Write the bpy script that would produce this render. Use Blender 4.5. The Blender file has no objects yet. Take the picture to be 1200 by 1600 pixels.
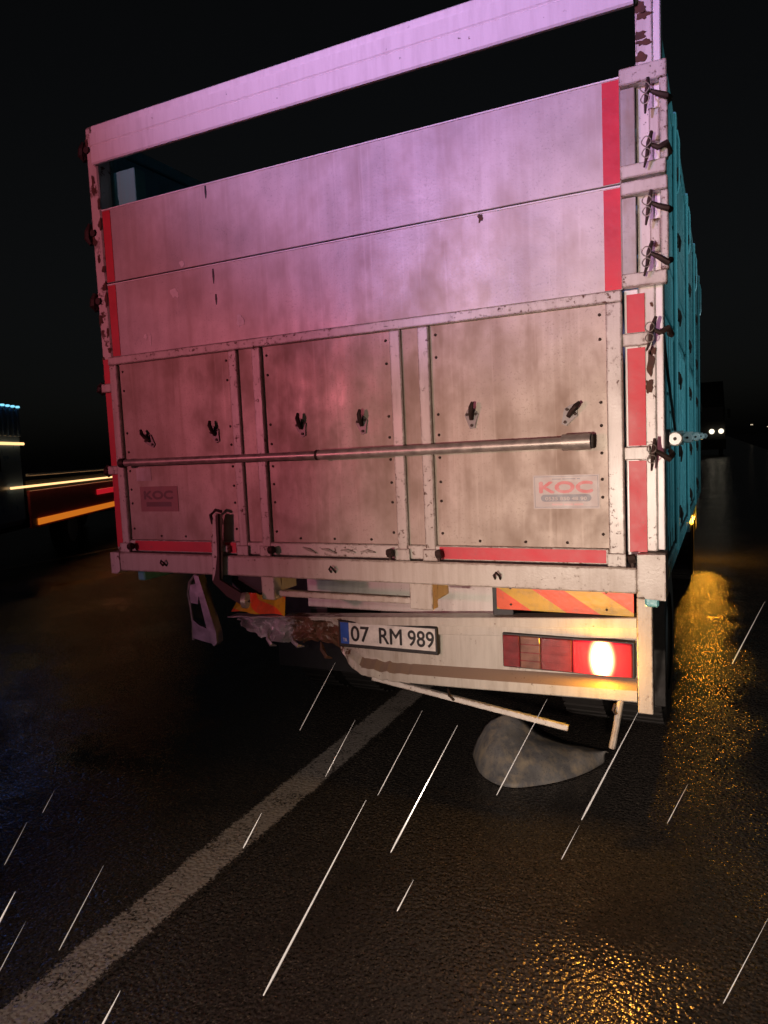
import bpy, bmesh, math, random
from mathutils import Vector, Matrix, noise
random.seed(7)
R = math.radians
S = bpy.context.scene
COL = S.collection

# ------------------------------------------------------------------ camera
cam_d = bpy.data.cameras.new('camera')
cam = bpy.data.objects.new('camera', cam_d); COL.objects.link(cam); S.camera = cam
cam_d.sensor_fit = 'VERTICAL'; cam_d.sensor_height = 36.0; cam_d.sensor_width = 27.0
cam_d.lens = 24.778; cam_d.clip_start = 0.05; cam_d.clip_end = 3000
CAM = Vector((1.4054, -2.4993, 1.62))
yaw, pit, rol = R(-25.747), R(-5.0605), R(-2.5804)
fw = Vector((math.sin(yaw)*math.cos(pit), math.cos(yaw)*math.cos(pit), math.sin(pit)))
rt = Vector((math.cos(yaw), -math.sin(yaw), 0)); up = rt.cross(fw)
r2 = rt*math.cos(rol) + up*math.sin(rol); u2 = -rt*math.sin(rol) + up*math.cos(rol)
M = Matrix((r2, u2, -fw)).transposed().to_4x4(); M.translation = CAM
cam.matrix_world = M

# ------------------------------------------------------------------ night sky, moonlight, exposure
W = bpy.data.worlds.new('World'); S.world = W; W.use_nodes = True
wn = W.node_tree; bg = wn.nodes['Background']
sky = wn.nodes.new('ShaderNodeTexSky'); sky.sky_type = 'NISHITA'; sky.sun_disc = False
sky.sun_elevation = R(12); sky.sun_rotation = R(160); sky.dust_density = 3.0
hs = wn.nodes.new('ShaderNodeHueSaturation'); hs.inputs['Saturation'].default_value = 0.35
wn.links.new(sky.outputs[0], hs.inputs['Color']); wn.links.new(hs.outputs[0], bg.inputs[0])
bg.inputs[1].default_value = 0.0011
sd = bpy.data.lights.new('moon', 'SUN'); sd.energy = 0.004; sd.angle = R(0.5); sd.color = (1, .93, .85)
so = bpy.data.objects.new('moon', sd); COL.objects.link(so)
so.rotation_euler = (R(78), 0, R(160)); so.location = (0, 0, 60)
S.view_settings.view_transform = 'Standard'; S.view_settings.look = 'None'
S.view_settings.exposure = 0; S.view_settings.gamma = 1; S.view_settings.use_curve_mapping = False

# unseen lamps behind the photographer: vehicle headlamp and beacons, plus added fills
def spot(name, loc, tgt, color, energy, cone, blend=.8, size=.12):
    d = bpy.data.lights.new(name, 'SPOT'); d.color = color; d.energy = energy
    d.spot_size = R(cone); d.spot_blend = blend; d.shadow_soft_size = size
    o = bpy.data.objects.new(name, d); COL.objects.link(o); o.location = loc
    o.rotation_euler = (Vector(tgt)-Vector(loc)).to_track_quat('-Z', 'Y').to_euler()
    return o
spot('headlamp_light', (0.3, -7.5, 1.0), (1.50, 0, 1.30), (1, .80, .66), 1850, 27, 1.0, .08)
spot('road_fill_light', (-.9, -7.5, .95), (.35, -.6, 0), (1, .80, .66), 520, 24, 1.0, .08)  # added fill, brightens the road and its edge line
spot('ground_fill_light', (2.2, -7.0, 3.0), (1.0, -1.5, 0), (1, .80, .66), 640, 34, 1.0, .10)  # invented high fill, put in to brighten the asphalt
spot('beacon_violet_light', (-2.6, -8.0, 3.3), (.9, 0, 4.1), (.66, .46, 1.0), 3300, 32, 1.0, .16)
spot('beacon_red_light', (-4.0, -7.0, 2.2), (-.1, 0, 2.8), (1.0, .24, .34), 850, 38, 1.0, .16)
spot('bracket_fill_light', (-3.2, -7.0, .75), (-1.0, .2, .85), (.85, .55, .9), 110, 13, 1.0, .08)  # added violet fill for the dangling bracket
spot('beacon_blue_light', (9.0, -3.0, 2.6), (1.2, 2.6, 2.5), (.62, .9, 1.0), 1500, 30, 1.0, .16)

# ------------------------------------------------------------------ materials
def nodes(m):
    m.use_nodes = True; nt = m.node_tree
    return nt, nt.nodes['Principled BSDF']
def add(nt, t, **k):
    n = nt.nodes.new('ShaderNode'+t)
    for a, v in k.items():
        if hasattr(n, a) and a not in ('inputs',): setattr(n, a, v)
    return n
def L(nt, a, b): nt.links.new(a, b)
def pos(nt, sc=(1, 1, 1)):
    g = add(nt, 'NewGeometry'); m = add(nt, 'VectorMath', operation='MULTIPLY'); m.inputs[1].default_value = sc
    L(nt, g.outputs['Position'], m.inputs[0]); return m.outputs[0]
def nz(nt, vec, scale, detail=4, rough=.6, dist=0):
    n = add(nt, 'TexNoise'); n.inputs['Scale'].default_value = scale; n.inputs['Detail'].default_value = detail
    n.inputs['Roughness'].default_value = rough; n.inputs['Distortion'].default_value = dist
    L(nt, vec, n.inputs['Vector']); return n.outputs['Fac']
def mr(nt, v, a, b, c=0., d=1.):
    n = add(nt, 'MapRange'); n.clamp = True
    for i, x in enumerate((a, b, c, d)): n.inputs[i+1].default_value = x
    L(nt, v, n.inputs[0]); return n.outputs[0]
def mixc(nt, f, a, b):
    n = add(nt, 'Mix', data_type='RGBA')
    L(nt, f, n.inputs[0])
    for i, x in ((6, a), (7, b)):
        if isinstance(x, tuple): n.inputs[i].default_value = x+(1,) if len(x) == 3 else x
        else: L(nt, x, n.inputs[i])
    return n.outputs[2]
def math2(nt, op, a, b):
    n = add(nt, 'Math', operation=op)
    for i, x in enumerate((a, b)):
        if isinstance(x, (int, float)): n.inputs[i].default_value = x
        else: L(nt, x, n.inputs[i])
    return n.outputs[0]
def bump(nt, bs, h, strength, dist):
    b = add(nt, 'Bump'); b.inputs['Strength'].default_value = strength; b.inputs['Distance'].default_value = dist
    L(nt, h, b.inputs['Height'])
    if bs.inputs['Normal'].links:
        L(nt, bs.inputs['Normal'].links[0].from_socket, b.inputs['Normal'])
    L(nt, b.outputs[0], bs.inputs['Normal'])

def plain(name, col, rough=.5, metal=0., var=.15, coat=0.):
    m = bpy.data.materials.new(name); nt, bs = nodes(m)
    n = nz(nt, pos(nt), 22, 5)
    c = tuple(x*(1-var) for x in col); c2 = tuple(min(1, x*(1+var)) for x in col)
    L(nt, mixc(nt, mr(nt, n, .3, .7), c, c2), bs.inputs['Base Color'])
    L(nt, mr(nt, n, .3, .7, rough*.8, min(1, rough*1.2)), bs.inputs['Roughness'])
    bs.inputs['Metallic'].default_value = metal; bs.inputs['Coat Weight'].default_value = coat
    return m

def paint(name, col, dirt=(.22, .17, .12), rust=(.075, .03, .016), rustamt=.32, edge=True, rough=.38, dirtamt=.5, chip=60, coat=.25):
    m = bpy.data.materials.new(name); nt, bs = nodes(m)
    p = pos(nt)
    streak = nz(nt, pos(nt, (14, 14, 1.6)), 2.2, 5, .65)
    blot = nz(nt, p, 5.5, 5, .6)
    d = math2(nt, 'MULTIPLY', mr(nt, streak, .42, .75), mr(nt, blot, .3, .7, .2, 1.))
    d = math2(nt, 'MULTIPLY', d, dirtamt)
    c = mixc(nt, d, col, dirt)
    ch = nz(nt, p, chip, 6, .7)
    big = nz(nt, p, 7, 3, .6)
    mask = math2(nt, 'MULTIPLY', mr(nt, ch, .66-rustamt*.15, .70-rustamt*.15), mr(nt, big, .56-rustamt*.2, .66-rustamt*.2))
    if edge:
        bv = add(nt, 'Bevel'); bv.samples = 2; bv.inputs['Radius'].default_value = .010
        g = add(nt, 'NewGeometry'); dt = add(nt, 'VectorMath', operation='DOT_PRODUCT')
        L(nt, bv.outputs[0], dt.inputs[0]); L(nt, g.outputs['Normal'], dt.inputs[1])
        e = mr(nt, dt.outputs['Value'], .99, .80, 0, 1)
        e = math2(nt, 'MULTIPLY', e, mr(nt, nz(nt, p, 26, 5, .7), .52-rustamt*.22, .60-rustamt*.2))
        mask = math2(nt, 'MAXIMUM', mask, e)
    rc = mixc(nt, nz(nt, p, 90, 4), tuple(x*.5 for x in rust), tuple(x*2.0 for x in rust))
    L(nt, mixc(nt, mask, c, rc), bs.inputs['Base Color'])
    rr = math2(nt, 'ADD', mr(nt, blot, .3, .7, rough-.06, rough+.14), math2(nt, 'MULTIPLY', mask, .4))
    L(nt, rr, bs.inputs['Roughness'])
    bs.inputs['Coat Weight'].default_value = coat; bs.inputs['Coat Roughness'].default_value = .25
    bump(nt, bs, math2(nt, 'SUBTRACT', nz(nt, p, 140, 3), mask), .35, .002)
    return m

def sheet(name, lo, hi, rough=.42, metal=.15, streak=.5, grime=.5, blot=3.1, dirt=(.25, .17, .11)):
    """dirty wet sheet: washed streaks and drips, smears of grime, patches of spray speckle, slow waviness"""
    m = bpy.data.materials.new(name); nt, bs = nodes(m); p = pos(nt)
    st = nz(nt, pos(nt, (42, 42, .8)), 1.6, 3, .6)
    st2 = nz(nt, pos(nt, (9, 9, .55)), 2.0, 3, .6)
    bl = nz(nt, p, blot, 4, .62, .15)
    bl2 = nz(nt, pos(nt, (1, 1, .6)), blot*2.3, 4, .66, .1)
    sp = nz(nt, p, 120, 2, .7)
    c = mixc(nt, mr(nt, bl, .36, .64), lo, hi)
    c = mixc(nt, math2(nt, 'MULTIPLY', mr(nt, bl2, .48, .66), grime), c, dirt)
    c = mixc(nt, math2(nt, 'MULTIPLY', mr(nt, st2, .50, .68), streak), c, dirt)
    c = mixc(nt, math2(nt, 'MULTIPLY', mr(nt, st, .60, .70), streak*.45), c, tuple(min(.85, x*1.25) for x in hi))
    zone = mr(nt, bl2, .60, .38, 0., 1.)
    c = mixc(nt, math2(nt, 'MULTIPLY', math2(nt, 'MULTIPLY', mr(nt, sp, .58, .68), grime*.9), zone), c, tuple(x*.45 for x in lo))
    L(nt, c, bs.inputs['Base Color'])
    L(nt, math2(nt, 'ADD', mr(nt, bl2, .3, .7, rough-.14, rough+.12), mr(nt, st, .55, .7, 0, -.03)), bs.inputs['Roughness'])
    bs.inputs['Metallic'].default_value = metal; bs.inputs['Specular IOR Level'].default_value = .28
    bump(nt, bs, bl, .22, .012)
    bump(nt, bs, sp, .22, .0012)
    return m

def tape(name, col):
    m = bpy.data.materials.new(name); nt, bs = nodes(m); p = pos(nt)
    v = add(nt, 'TexVoronoi', feature='DISTANCE_TO_EDGE'); v.inputs['Scale'].default_value = 95; L(nt, p, v.inputs['Vector'])
    b = nz(nt, p, 7, 5, .65)
    c = mixc(nt, mr(nt, b, .3, .72), tuple(x*.72 for x in col), col)
    c = mixc(nt, math2(nt, 'MULTIPLY', mr(nt, nz(nt, p, 38, 5, .7), .66, .72), .5), c, (.20, .09, .08))
    c = mixc(nt, mr(nt, v.outputs['Distance'], .0, .04, .18, 0), c, tuple(x*.6 for x in col))
    L(nt, c, bs.inputs['Base Color']); L(nt, mr(nt, b, .3, .7, .38, .55), bs.inputs['Roughness'])
    bump(nt, bs, nz(nt, p, 16, 3), .3, .004)
    return m

def emit(name, col, s):
    m = bpy.data.materials.new(name); nt, bs = nodes(m)
    bs.inputs['Base Color'].default_value = tuple(x*.4 for x in col)+(1,)
    bs.inputs['Emission Color'].default_value = col+(1,); bs.inputs['Emission Strength'].default_value = s
    n = nz(nt, pos(nt), 60, 2); L(nt, mr(nt, n, .2, .8, .15, .3), bs.inputs['Roughness'])
    return m

def hazard(name):
    m = bpy.data.materials.new(name); nt, bs = nodes(m); p = pos(nt)
    sx = add(nt, 'SeparateXYZ'); L(nt, p, sx.inputs[0])
    t = math2(nt, 'ADD', sx.outputs[0], math2(nt, 'MULTIPLY', sx.outputs[2], 1.55))
    t = math2(nt, 'FRACT', math2(nt, 'ADD', math2(nt, 'MULTIPLY', t, 1/.272), .05), 0)
    f = math2(nt, 'GREATER_THAN', t, .52)
    dirt = mr(nt, nz(nt, p, 30, 5, .7), .5, .75, 0, .45)
    c = mixc(nt, f, (.62, .36, .02), (.80, .10, .03))
    L(nt, mixc(nt, dirt, c, (.16, .10, .06)), bs.inputs['Base Color']); bs.inputs['Roughness'].default_value = .3
    bump(nt, bs, nz(nt, p, 40, 3), .3, .002)
    return m

def asphalt(name, line=False):
    m = bpy.data.materials.new(name); nt, bs = nodes(m); p = pos(nt)
    v = add(nt, 'TexVoronoi', voronoi_dimensions='2D'); v.inputs['Scale'].default_value = 80; v.inputs['Randomness'].default_value = 1; L(nt, p, v.inputs['Vector'])
    v2 = add(nt, 'TexVoronoi', voronoi_dimensions='2D'); v2.inputs['Scale'].default_value = 190; L(nt, p, v2.inputs['Vector'])
    wet = nz(nt, p, 1.3, 5, .6, .4); fine = nz(nt, p, 420, 2); lg = nz(nt, p, .55, 3)
    hue = add(nt, 'SeparateXYZ'); L(nt, v2.outputs['Color'], hue.inputs[0])
    c = mixc(nt, mr(nt, hue.outputs[0], .0, 1.), (.026, .024, .023), (.095, .083, .074))
    c = mixc(nt, mr(nt, hue.outputs[1], .93, .98), c, (.17, .145, .12))
    c = mixc(nt, mr(nt, wet, .42, .7, 0, .55), c, (.026, .024, .023))
    if line:
        worn = nz(nt, p, 85, 6, .75); big = nz(nt, p, 6, 4, .6)
        k = math2(nt, 'ADD', worn, math2(nt, 'MULTIPLY', math2(nt, 'SUBTRACT', big, .5), .35))
        gx = add(nt, 'SeparateXYZ'); L(nt, p, gx.inputs[0])
        e = math2(nt, 'ABSOLUTE', math2(nt, 'SUBTRACT', gx.outputs[0], -.46), 0)
        k = math2(nt, 'SUBTRACT', k, mr(nt, e, .075, .115, 0, .35)) if line == 'edge' else k
        c = mixc(nt, mr(nt, k, .40, .47), c, (.46, .42, .39) if line == 'edge' else (.5, .42, .30))
    L(nt, c, bs.inputs['Base Color'])
    L(nt, mr(nt, wet, .3, .72, .22, .09), bs.inputs['Roughness'])
    bs.inputs['Specular IOR Level'].default_value = .5
    v3 = add(nt, 'TexVoronoi', feature='SMOOTH_F1', voronoi_dimensions='2D'); v3.inputs['Scale'].default_value = 60; v3.inputs['Smoothness'].default_value = .6; L(nt, p, v3.inputs['Vector'])
    h = math2(nt, 'ADD', math2(nt, 'MULTIPLY', mr(nt, v3.outputs['Distance'], 0, .8, 1, 0), .8), math2(nt, 'MULTIPLY', mr(nt, v.outputs['Distance'], 0, .8, 1, 0), .30))
    if not line: h = math2(nt, 'MULTIPLY', h, mr(nt, wet, .44, .66, 1, .35))
    bump(nt, bs, h, .60 if not line else .42, .006)
    return m

MT = {}
MT['white'] = paint('cream_white_paint', (.66, .63, .58), rustamt=.35)
MT['rail'] = paint('rail_white_paint', (.78, .76, .74), rustamt=.12, dirtamt=.45, dirt=(.33, .28, .27), chip=30, edge=False)
MT['rusty'] = paint('flaking_white_paint', (.62, .57, .52), rustamt=.7, dirtamt=.6, chip=17)
MT['sill'] = paint('sill_paint', (.50, .45, .385), rustamt=.25, dirtamt=.75, dirt=(.26, .19, .12))
MT['gate'] = paint('gate_frame_paint', (.56, .52, .46), rustamt=.55, dirtamt=.7)
MT['teal'] = paint('turquoise_paint', (.15, .46, .49), rustamt=.2, dirtamt=.4, dirt=(.05, .11, .12), rough=.22, edge=False)
MT['tealpale'] = paint('inner_post_turquoise', (.12, .55, .50), rustamt=.1, dirtamt=.3, edge=False)  # separate turquoise tone for the inner post
MT['blue'] = paint('blue_cab_paint', (.10, .18, .32), rustamt=0, edge=False, dirtamt=.3, rough=.3)
MT['redside'] = paint('dark_red_paint', (.42, .06, .07), rustamt=.1, edge=False, dirtamt=.4)
MT['board'] = sheet('dusty_white_board', (.44, .40, .38), (.66, .61, .58), .42, .10, .30, .40, 2.2, (.33, .25, .21))
MT['panel'] = sheet('dull_aluminium_sheet', (.32, .26, .21), (.50, .43, .365), .50, .12, .38, .5, 2.6, (.23, .16, .11))
MT['grey'] = sheet('rough_grey_plate', (.28, .27, .25), (.46, .44, .42), .5, .2)
MT['tape'] = tape('red_reflective_tape', (.66, .02, .04))
MT['iron'] = plain('rusty_iron', (.045, .028, .022), .62, .55, .45)
MT['steel'] = plain('galvanised_pipe', (.36, .32, .28), .42, .5, .35)
MT['hook'] = plain('hook_plate_metal', (.17, .15, .14), .5, .4, .3)
MT['rustsolid'] = plain('thick_rust', (.085, .038, .022), .85, 0, .5)
MT['black'] = plain('black_plastic', (.012, .012, .013), .45)
MT['chassis'] = plain('chassis_black', (.02, .019, .018), .6, .2)
MT['rubber'] = plain('tyre_rubber', (.018, .017, .016), .75)
MT['rim'] = plain('wheel_rim', (.25, .24, .23), .5, .4)
MT['plate'] = plain('plate_white', (.68, .66, .62), .3, 0, .22)
MT['eu'] = plain('plate_blue', (.02, .09, .42), .35)
MT['ink'] = plain('black_ink', (.01, .01, .01), .4)
MT['hazard'] = hazard('hazard_stripes')
MT['fender'] = sheet('scuffed_grey_plastic', (.14, .14, .148), (.27, .265, .26), .5, 0, .4, .85, 5.5, (.44, .37, .27))
MT['stk'] = plain('faded_sticker', (.40, .33, .30), .4)
MT['stkred'] = plain('sticker_red', (.52, .10, .10), .4)
MT['stkdark'] = plain('sticker_grey', (.16, .15, .17), .4)
MT['stkpink'] = plain('sticker_pink', (.55, .30, .28), .4)
MT['oldstk'] = plain('old_sticker', (.26, .12, .11), .55)
MT['oldstk2'] = plain('old_sticker_print', (.12, .05, .05), .55)
MT['scuff'] = plain('pale_scuff', (.70, .66, .64), .5, 0, .2)
MT['redlens'] = plain('red_lens', (.16, .012, .016), .22, 0, .35, .4)
MT['clearlens'] = plain('smoked_lens', (.17, .075, .055), .22, 0, .3, .4)
MT['brown'] = paint('bumper_dirt_shade', (.24, .17, .13), rustamt=.3, dirtamt=.6, edge=False)  # dirt on the sloping band, with its shade put into the brown
m = paint('torn_bumper_paint', (.50, .47, .41), rustamt=.30, dirtamt=.85, edge=False); MT['bumper'] = m; nt = m.node_tree; bs = nt.nodes['Principled BSDF']
p = pos(nt); sx_ = add(nt, 'SeparateXYZ'); L(nt, p, sx_.inputs[0]); old = bs.inputs['Base Color'].links[0].from_socket
nb = math2(nt, 'ADD', nz(nt, p, 11, 6, .75), mr(nt, sx_.outputs[0], -.02, -.24, -.25, .10))
hz_ = mr(nt, sx_.outputs[2], .835, .80, 0, .12); nb = math2(nt, 'ADD', nb, hz_)
rk = mr(nt, nb, .60, .63); c_ = mixc(nt, rk, old, mixc(nt, nz(nt, p, 70, 5, .7), (.035, .018, .012), (.24, .11, .065)))
bare = mr(nt, math2(nt, 'ADD', sx_.outputs[0], math2(nt, 'MULTIPLY', nz(nt, p, 14, 4, .7), .3)), -.34, -.38)
c_ = mixc(nt, bare, c_, mixc(nt, nz(nt, p, 30, 5, .7), (.20, .15, .16), (.72, .64, .68)))
L(nt, c_, bs.inputs['Base Color'])
MT['lilac'] = plain('bent_bracket_metal', (.42, .36, .40), .38, .5, .25)
MT['glass'] = plain('dark_glass', (.01, .012, .015), .08)
MT['asphalt'] = asphalt('wet_asphalt'); MT['line'] = asphalt('worn_line_paint', 'edge'); MT['line2'] = asphalt('lane_line_paint', 'lane')
MT['soil'] = plain('dark_soil', (.03, .025, .02), .85, 0, .4)
MT['amber'] = emit('amber_lamp', (1, .42, .06), 14)
MT['amberhi'] = emit('amber_lamp_trail', (1, .58, .24), 1.7)  # glow of the bars that replace moving lamp trails
MT['amberlo'] = emit('amber_low_streak', (1, .26, .02), .55)  # glow of the bar made for the low orange streak
MT['redlamp'] = emit('red_lamp', (1, .02, .04), .4)
MT['cyan'] = emit('cyan_marker_lamp', (.25, .75, 1), 1.2)
MT['bluelamp'] = emit('blue_beacon_lamp', (.05, .2, 1), 12)
MT['head'] = emit('headlamp', (1, .88, .66), 1.7)
MT['far'] = emit('far_street_lamp', (1, .8, .55), .7)
MT['indic'] = emit('indicator_lamp', (1, .45, .04), 60)

# lit part of the tail lamp: hot bulb in the middle, fading into the red lens
m = bpy.data.materials.new('lit_tail_lens'); nt, bs = nodes(m); MT['taillit'] = m
tc = add(nt, 'TexCoord'); sc = add(nt, 'VectorMath', operation='MULTIPLY'); sc.inputs[1].default_value = (1, 0, .55)
L(nt, tc.outputs['Object'], sc.inputs[0]); ln = add(nt, 'VectorMath', operation='LENGTH'); L(nt, sc.outputs[0], ln.inputs[0])
hot = mr(nt, ln.outputs['Value'], .016, .058, 1, 0); hot2 = math2(nt, 'POWER', hot, 2.2)
L(nt, mixc(nt, hot, (1, .012, .04), (1, .50, .13)), bs.inputs['Emission Color'])
L(nt, math2(nt, 'ADD', math2(nt, 'MULTIPLY', hot2, 75), mr(nt, ln.outputs['Value'], .03, .125, 1.6, .02)), bs.inputs['Emission Strength'])
bs.inputs['Base Color'].default_value = (.17, .012, .018, 1); bs.inputs['Roughness'].default_value = .2
# falling rain
m = bpy.data.materials.new('rain_water'); nt, bs = nodes(m); MT['rain'] = m
L(nt, mixc(nt, nz(nt, pos(nt), 40, 2), (.7, .72, .75), (.95, .95, .95)), bs.inputs['Base Color']); bs.inputs['Roughness'].default_value = .1
bs.inputs['Alpha'].default_value = .5

# ------------------------------------------------------------------ builders
WL = {}
class MB:
    def __init__(s): s.v = []; s.f = []; s.mi = []
    def add(s, vs, fs, mi=0):
        b = len(s.v); s.v += [Vector(x) for x in vs]; s.f += [tuple(b+i for i in f) for f in fs]; s.mi += [mi]*len(fs); return s
    def box(s, x0, x1, y0, y1, z0, z1, bev=.003, mi=0, M=None):
        bev = min(bev, (x1-x0)*.3, (y1-y0)*.3, (z1-z0)*.3)
        bm = bmesh.new(); bmesh.ops.create_cube(bm, size=1)
        for v in bm.verts: v.co = Vector(((x0+x1)/2+v.co.x*(x1-x0), (y0+y1)/2+v.co.y*(y1-y0), (z0+z1)/2+v.co.z*(z1-z0)))
        if bev > 1e-5: bmesh.ops.bevel(bm, geom=bm.edges[:], offset=bev, segments=1, affect='EDGES')
        if M: bmesh.ops.transform(bm, matrix=M, verts=bm.verts)
        bm.verts.index_update()
        s.add([v.co.copy() for v in bm.verts], [[v.index for v in f.verts] for f in bm.faces], mi); bm.free(); return s
    def tube(s, pts, rad, n=10, mi=0, closed=False):
        pts = [Vector(p) for p in pts]; k = len(pts)
        rads = rad if isinstance(rad, (list, tuple)) else [rad]*k
        vs = []; 
        for i, p in enumerate(pts):
            if closed: t = pts[(i+1) % k]-pts[i-1]
            else: t = pts[min(i+1, k-1)]-pts[max(i-1, 0)]
            t.normalize(); a = Vector((0, 0, 1)) if abs(t.z) < .9 else Vector((0, 1, 0))
            u = t.cross(a).normalized(); w = t.cross(u)
            for j in range(n):
                q = 2*math.pi*j/n; vs.append(p+(u*math.cos(q)+w*math.sin(q))*rads[i])
        fs = []
        for i in range(k if closed else k-1):
            for j in range(n):
                a, b = i*n+j, i*n+(j+1) % n; c, d = ((i+1) % k)*n+(j+1) % n, ((i+1) % k)*n+j
                fs.append((a, b, c, d))
        if not closed: fs += [tuple(range(n))[::-1], tuple((k-1)*n+j for j in range(n))]
        return s.add(vs, fs, mi)
    def disc(s, c, axis, r, h, n=14, mi=0):
        c = Vector(c); a = Vector(axis).normalized(); return s.tube([c-a*h/2, c+a*h/2], r, n, mi)
    def prism(s, poly, y0, y1, mi=0):     # polygon in XZ extruded along Y
        k = len(poly); vs = [(x, y0, z) for x, z in poly]+[(x, y1, z) for x, z in poly]
        fs = [tuple(range(k)), tuple(range(2*k-1, k-1, -1))]+[(i, i+k, (i+1) % k+k, (i+1) % k) for i in range(k)]
        return s.add(vs, fs, mi)
    def profx(s, prof, x0, x1, mi=0):     # profile in YZ extruded along X
        k = len(prof); vs = [(x0, y, z) for y, z in prof]+[(x1, y, z) for y, z in prof]
        fs = [tuple(range(k)), tuple(range(2*k-1, k-1, -1))]+[(i, i+k, (i+1) % k+k, (i+1) % k) for i in range(k)]
        return s.add(vs, fs, mi)
    def build(s, name, mat, parent=None, smooth=False, label=None):
        mats = mat if isinstance(mat, list) else [mat]
        lo = Vector((min(v[i] for v in s.v) for i in range(3))); hi = Vector((max(v[i] for v in s.v) for i in range(3)))
        c = (lo+hi)/2
        me = bpy.data.meshes.new(name); me.from_pydata([v-c for v in s.v], [], s.f)
        for q in mats: me.materials.append(MT[q])
        me.polygons.foreach_set('material_index', s.mi)
        bm = bmesh.new(); bm.from_mesh(me); bmesh.ops.recalc_face_normals(bm, faces=bm.faces); bm.to_mesh(me); bm.free()
        if smooth: me.polygons.foreach_set('use_smooth', [True]*len(me.polygons))
        o = bpy.data.objects.new(name, me); COL.objects.link(o)
        if smooth:
            try: me.set_sharp_from_angle(angle=R(40))
            except Exception: pass
        WL[o] = c
        if parent: o.parent = parent; o.location = c-WL[parent]
        else: o.location = c
        if label: o['label'] = label
        return o
def copy_part(o, wloc, parent, rot=None):
    c = o.copy(); COL.objects.link(c); c.parent = parent; c.location = Vector(wloc)-WL[parent]; WL[c] = Vector(wloc)
    if rot: c.rotation_euler = rot
    return c
def thing(name, loc, label, cat, group=None):
    o = bpy.data.objects.new(name, None); COL.objects.link(o); o.location = loc; WL[o] = Vector(loc)
    o.empty_display_size = .2; o['label'] = label; o['category'] = cat
    if group: o['group'] = group
    return o
def bx(name, mat, parent, *a, bev=.003, **k): return MB().box(*a, bev=bev).build(name, mat, parent, **k)
def text(name, s, x, z, y, height, mat, parent, xscale=1., off=0., width=None, bold=0.):
    cu = bpy.data.curves.new(name, 'FONT'); cu.body = s; cu.size = 1; cu.align_x = 'CENTER'; cu.align_y = 'CENTER'; cu.offset = off; cu.extrude = .01; cu.resolution_u = 4
    to = bpy.data.objects.new(name+'_tmp', cu); COL.objects.link(to)
    dg = bpy.context.evaluated_depsgraph_get(); me = bpy.data.meshes.new_from_object(to.evaluated_get(dg))
    bpy.data.objects.remove(to)
    xs = [v.co.x for v in me.vertices]; ys = [v.co.y for v in me.vertices]
    k = height/(max(ys)-min(ys)); kx = (width/(max(xs)-min(xs))) if width else k*xscale
    cx, cy = (max(xs)+min(xs))/2, (max(ys)+min(ys))/2
    for v in me.vertices: v.co = Vector(((v.co.x-cx)*kx, -v.co.z*.02, (v.co.y-cy)*k))
    if bold:
        bm = bmesh.new(); bm.from_mesh(me); g0 = bm.verts[:]+bm.edges[:]+bm.faces[:]
        for i, (ox, oz) in enumerate(((bold, 0), (-bold, 0), (0, bold), (0, -bold))):
            r_ = bmesh.ops.duplicate(bm, geom=g0); bmesh.ops.translate(bm, vec=(ox, .00006*(i+1), oz), verts=[q for q in r_['geom'] if isinstance(q, bmesh.types.BMVert)])
        bm.to_mesh(me); bm.free()
    me.materials.clear(); me.materials.append(MT[mat])
    o = bpy.data.objects.new(name, me); COL.objects.link(o); WL[o] = Vector((x, y, z)); o.parent = parent; o.location = WL[o]-WL[parent]
    return o

# ------------------------------------------------------------------ setting: ground, road, lines
def sheet_obj(name, x0, x1, y0, y1, z, mat):
    o = MB().add([(x0, y0, z), (x1, y0, z), (x1, y1, z), (x0, y1, z)], [(0, 1, 2, 3)]).build(name, mat); o['kind'] = 'structure'; return o
sheet_obj('ground', -900, 900, -60, 1400, -.03, 'soil')
sheet_obj('road', -17, 5.2, -40, 1300, 0, 'asphalt')
sheet_obj('edge_line', -.575, -.345, -30, 400, .004, 'line')
sheet_obj('lane_line', -8.95, -8.78, -10, 300, .004, 'line2')

# ------------------------------------------------------------------ the damaged lorry
T = thing('cattle_lorry', (0, 3.5, 0), 'white-backed turquoise cattle lorry with torn rear bumper standing on the wet road', 'lorry')
XL, XR = -1.235, 1.235

# top rail of the rear frame: pressed channel
prof = [(-.030, 2.972), (-.036, 2.978), (-.036, 3.045), (-.030, 3.050), (-.036, 3.056), (-.036, 3.106), (-.024, 3.112), (-.024, 3.140), (-.018, 3.146), (.03, 3.146), (.03, 3.138), (-.020, 3.138), (-.020, 2.978), (-.018, 2.972)]
MB().profx(prof, -1.180, 1.158).build('top_rail', 'rail', T)
# corner posts
lp = MB().box(XL, -1.172, -.012, .07, 1.19, 3.12, .006).box(XL+.004, -1.182, -.02, .06, 3.10, 3.150, .012).build('corner_post', 'rusty', T, label='flaking rusty left rear post')
for z, h in ((3.05, .08), (2.68, .09), (2.37, .08), (1.968, .05), (1.578, .05)):      # worn latch stubs down the left post
    b = MB().tube([(-1.250, -.005, z-h*.5), (-1.262, -.01, z-h*.2), (-1.256, -.012, z+h*.15), (-1.246, -.01, z+h*.5)], [.012, .02, .018, .010], 8); b.disc((-1.225, -.016, z), (0, 1, 0), .016, .012, 8)
    b.build('latch_stub', 'iron', lp)
rp = MB().box(1.160, 1.212, -.008, .07, 1.24, 3.15, .004).build('corner_post', 'white', T, label='rust-stained right rear post')
bx('post_flange', 'rail', rp, 1.2125, 1.2345, -.004, .075, 1.245, 3.148)
MB().box(1.148, 1.172, -.040, -.009, 3.05, 3.16, .006).build('rail_end_plate', 'rustsolid', T)

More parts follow.
